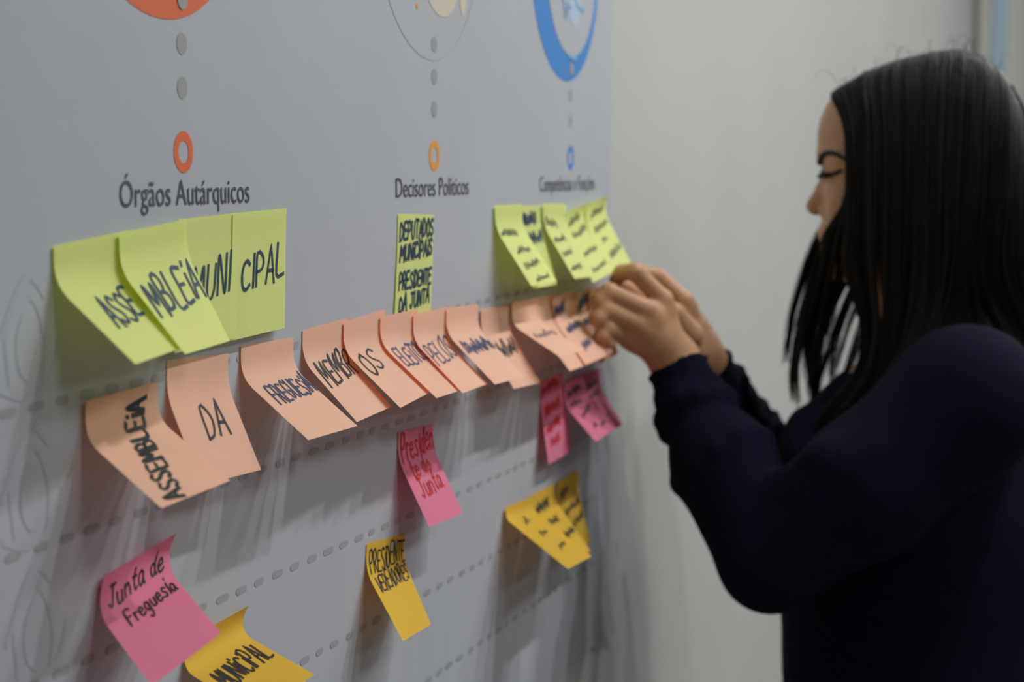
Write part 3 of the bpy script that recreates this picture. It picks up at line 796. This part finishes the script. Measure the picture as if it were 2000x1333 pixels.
S_.plane_cut(CUF_N, axn, .075); S_.plane_cut(CUF_F, axf, .065)
# neck opening
S_.ell(P(1800, 668), (.082, .080, .062), .012, cut=True, tilt=-.5)
v, q = S_.mesh()
sweater = link_mesh('sweater', v, q, MT['knit'], person, smooth=True)
# ---- trousers and shoes (below the frame)
T_ = Field((1.72, -.60, .02), (2.18, -.10, 1.02), .010)
hipY = P(1790, 1300)[1]
T_.ell((1.95, hipY, .90), (.165, .125, .14), 0)
for sgn in (-1, 1): T_.chain([np.array((1.95 + sgn * .085, hipY, .86)), np.array((1.95 + sgn * .09, hipY + .01, .48)), np.array((1.95 + sgn * .09, hipY - .01, .10))], [.088, .062, .052], .02)
T_.plane_cut((1.95, hipY, .07), (0, 0, -1), .4)
v, q = T_.mesh(); link_mesh('trousers', v, q, MT['trousers'], person, smooth=True)
for sgn in (-1, 1):
    K_ = Field((1.95 + sgn * .09 - .07, hipY - .14, -.02), (1.95 + sgn * .09 + .07, hipY + .22, .16), .006)
    K_.ell((1.95 + sgn * .09, hipY + .09, .03), (.043, .10, .035), 0); K_.ell((1.95 + sgn * .09, hipY - .03, .04), (.036, .06, .045), .03)
    K_.cap((1.95 + sgn * .09, hipY - .02, .05), (1.95 + sgn * .09, hipY - .015, .11), .04, .042, .03)
    K_.plane_cut((1.95 + sgn * .09, hipY, .003), (0, 0, -1), .3)
    v, q = K_.mesh(); link_mesh('shoe', v, q, MT['shoe'], person, smooth=True)

# ---- hair: a close cap plus long strands
C_ = Field((1.84, -.56, 1.32), (2.06, -.14, 1.65), .0040)
C_.ell(P(1808, 292), (.0745, .1025, .0935), 0)
C_.ell(P(1850, 420), (.074, .080, .12), .03)
C_.ell(P(1570, 380), (.12, .045, .105), .012, cut=True)                 # open over the face
C_.ell(P(1640, 480), (.064, .052, .09), .02, cut=True)
v, q = C_.mesh()
hair = link_mesh('hair', v, q, MT['hair'], person, smooth=True)
def mir(g): return [(x, y, 2 * HX - X) for x, y, X in g]
near = [
 [(1642, 172, 1.950), (1626, 188, 1.918), (1652, 255, 1.886), (1652, 385, 1.880), (1612, 462, 1.890), (1590, 550, 1.892), (1570, 640, 1.890), (1560, 725, 1.880), (1576, 820, 1.87)],
 [(1640, 172, 1.950), (1622, 188, 1.915), (1648, 255, 1.882), (1650, 400, 1.868), (1648, 525, 1.862), (1684, 640, 1.858), (1676, 730, 1.850), (1622, 800, 1.845), (1576, 870, 1.84)],
 [(1690, 140, 1.950), (1680, 158, 1.905), (1690, 255, 1.872), (1692, 400, 1.860), (1694, 530, 1.856), (1708, 640, 1.850), (1692, 740, 1.842), (1640, 812, 1.836), (1588, 868, 1.83)],
 [(1750, 118, 1.950), (1748, 138, 1.895), (1752, 255, 1.866), (1752, 400, 1.856), (1750, 540, 1.850), (1738, 640, 1.842), (1715, 740, 1.832), (1672, 815, 1.826), (1600, 850, 1.822)],
 [(1815, 102, 1.950), (1818, 122, 1.893), (1815, 250, 1.862), (1812, 400, 1.852), (1804, 540, 1.846), (1790, 640, 1.836), (1755, 735, 1.818), (1700, 805, 1.808), (1640, 835, 1.806)],
 [(1870, 97, 1.950), (1875, 118, 1.893), (1868, 250, 1.862), (1862, 400, 1.852), (1858, 540, 1.848), (1835, 625, 1.842), (1798, 690, 1.826), (1750, 760, 1.806), (1700, 815, 1.80)],
 [(1915, 108, 1.950), (1925, 132, 1.896), (1922, 250, 1.866), (1915, 400, 1.856), (1905, 520, 1.855), (1925, 610, 1.86), (1965, 680, 1.855), (2010, 760, 1.85), (2045, 850, 1.85)],
 [(1958, 140, 1.950), (1970, 170, 1.906), (1972, 260, 1.876), (1968, 400, 1.866), (1958, 520, 1.866), (1985, 610, 1.875), (2020, 690, 1.88), (2050, 780, 1.88), (2070, 860, 1.88)],
 [(1985, 195, 1.950), (1998, 240, 1.925), (2004, 320, 1.90), (2004, 420, 1.89), (2004, 530, 1.89), (2022, 620, 1.895), (2045, 710, 1.90), (2070, 800, 1.90), (2080, 880, 1.90)],
]
far = [mir(g) for g in near[1:]]
far[0] = [(1640, 172, 1.952), (1624, 188, 1.985), (1655, 255, 2.015), (1640, 380, 2.018), (1594, 470, 1.990), (1562, 580, 1.975), (1548, 670, 1.965), (1552, 750, 1.960), (1574, 840, 1.955)]
far[1] = [(1690, 140, 1.952), (1682, 158, 1.995), (1692, 255, 2.028), (1675, 400, 2.030), (1622, 490, 2.005), (1592, 590, 2.005), (1580, 690, 1.995), (1578, 760, 1.985), (1584, 850, 1.975)]
far[2] = [(1750, 118, 1.952), (1748, 138, 2.005), (1752, 255, 2.034), (1735, 400, 2.040), (1690, 510, 2.030), (1642, 600, 2.015), (1612, 690, 2.005), (1598, 770, 1.995), (1590, 860, 1.985)]
NP = 26
def resample(g):
    p = np.array([P(x, y, X) for x, y, X in g])
    q = smooth_line(p, .008) if False else p
    # Catmull-Rom at NP parameter values
    n = len(p); PP = np.concatenate([[2 * p[0] - p[1]], p, [2 * p[-1] - p[-2]]])
    out = []
    for t in np.linspace(0, n - 1.0001, NP):
        i = int(t); f = t - i; a, b, c, d = PP[i], PP[i + 1], PP[i + 2], PP[i + 3]
        out.append(.5 * ((2 * b) + (c - a) * f + (2 * a - 5 * b + 4 * c - d) * f * f + (3 * b - a - 3 * c + d) * f ** 3))
    return np.array(out)
def strand_set(guides, count, nclump, thick, grip=.74, stray=1.0):
    Gd = np.array([resample(g) for g in guides]); ng = len(Gd)
    tt = np.linspace(0, 1, NP)
    cl = np.sort(rng.random(nclump)) * (ng - 1)
    cl_depth = rng.random(nclump)
    cl_ph = rng.random((nclump, 3)) * 6.28; cl_len = rng.uniform(.80, 1.0, nclump)
    cl_off = rng.normal(0, 1, (nclump, 3))
    S_out = []
    for k in range(count):
        u = rng.random() * (ng - 1); ci = int(np.argmin(np.abs(cl - u)))
        dep = rng.random()
        pull = np.clip((tt - .38) / .55, 0, 1) ** 1.3 * grip
        uu = u + (cl[ci] - u) * pull
        i = np.clip(uu.astype(int), 0, ng - 2); f = (uu - i)[:, None]
        ar = np.arange(NP)
        p = Gd[i, ar] * (1 - f) + Gd[i + 1, ar] * f
        # depth below the outer layer
        dd = dep * (1 - pull) + cl_depth[ci] * pull
        inward = np.where(p[:, 0] < HX, 1, -1) * thick * dd * np.clip(tt * 5, 0, 1)
        p = p.copy(); p[:, 0] += inward
        p[:, 2] -= .006 * dd * (1 - np.clip(tt * 4, 0, 1))
        low = np.clip((tt - .35) / .65, 0, 1)[:, None]
        p += cl_off[ci] * np.array([.004, .0065, .002]) * low * stray
        wav = np.sin(tt[:, None] * 9 + cl_ph[ci]) * np.array([.004, .0045, 0]) * low
        p += wav + rng.normal(0, .0011, 3) * (.35 + tt[:, None]) + np.sin(tt[:, None] * rng.uniform(5, 14) + rng.random(3) * 6.28) * .0011 * (.2 + low)
        L = cl_len[ci] * rng.uniform(.86, 1.0)
        x = np.linspace(0, (NP - 1) * L, NP); i0 = np.minimum(x.astype(int), NP - 2); fr_ = (x - i0)[:, None]
        S_out.append(p[i0] * (1 - fr_) + p[i0 + 1] * fr_)
    return np.array(S_out)
def strands_mesh(name, Sx, r, parent, m):
    n, k, _ = Sx.shape
    d = np.gradient(Sx, axis=1); d /= np.linalg.norm(d, axis=2, keepdims=True) + 1e-9
    u = np.cross(d, np.array([.25, 1.0, .15])); u /= np.linalg.norm(u, axis=2, keepdims=True) + 1e-9
    w_ = np.cross(d, u)
    rad = (r * np.linspace(1, .35, k))[None, :, None]
    ring = np.stack([Sx + rad * (u * math.cos(a) + w_ * math.sin(a)) for a in (0, 2.094, 4.189)], 2)     # n,k,3,3
    V = ring.reshape(-1, 3)
    ix = np.arange(n * k * 3).reshape(n, k, 3)
    fs = []
    for s in range(3):
        s2 = (s + 1) % 3
        fs.append(np.stack([ix[:, :-1, s], ix[:, 1:, s], ix[:, 1:, s2], ix[:, :-1, s2]], -1).reshape(-1, 4))
    return link_mesh(name, V, np.concatenate(fs), m, parent, smooth=True)
wisp = [near[0], [(1652, 170, 1.950), (1634, 186, 1.915), (1656, 255, 1.884), (1658, 385, 1.876), (1646, 462, 1.880), (1634, 550, 1.884), (1614, 640, 1.885), (1590, 725, 1.875), (1584, 820, 1.865)]]
sets = [strand_set(wisp, 640, 11, .010, .90, 1.7), strand_set(near[1:], 4200, 74, .022, .80),
        strand_set(far[:3], 760, 15, .014, .90, 1.6), strand_set(far[2:], 2200, 40, .022, .74)]
back = [near[-2], near[-1], [(1975, 165, 1.95), (2010, 235, 1.95), (2026, 330, 1.95), (2030, 440, 1.95), (2030, 540, 1.95), (2044, 620, 1.95), (2064, 710, 1.95), (2084, 800, 1.95), (2094, 880, 1.95)], far[-1], far[-2]]
sets.append(strand_set(back, 2000, 40, .006, .6))
o = strands_mesh('hair_strands', np.concatenate(sets), .00055, hair, MT['hair']); tag(o, kind='stuff')
# stray hairs over the crown
fly = []
for k in range(34):
    x = rng.uniform(1640, 1960); y = 172 - 75 * math.sin((x - 1640) / 320 * 2.2) if x < 1860 else 100 + (x - 1860) ** 2 / 190
    a = P(x, y + 6, HX + rng.uniform(-.03, .03)); h_ = rng.uniform(.006, .022); dy = rng.uniform(-.02, .03)
    fly.append([a + np.array([0, dy * t, h_ * math.sin(t * 2.6)]) for t in np.linspace(0, 1, 8)])
tubes('stray_hairs', fly, .00022, .00012, MT['hair'], hair, 3).__setitem__('kind', 'stuff')
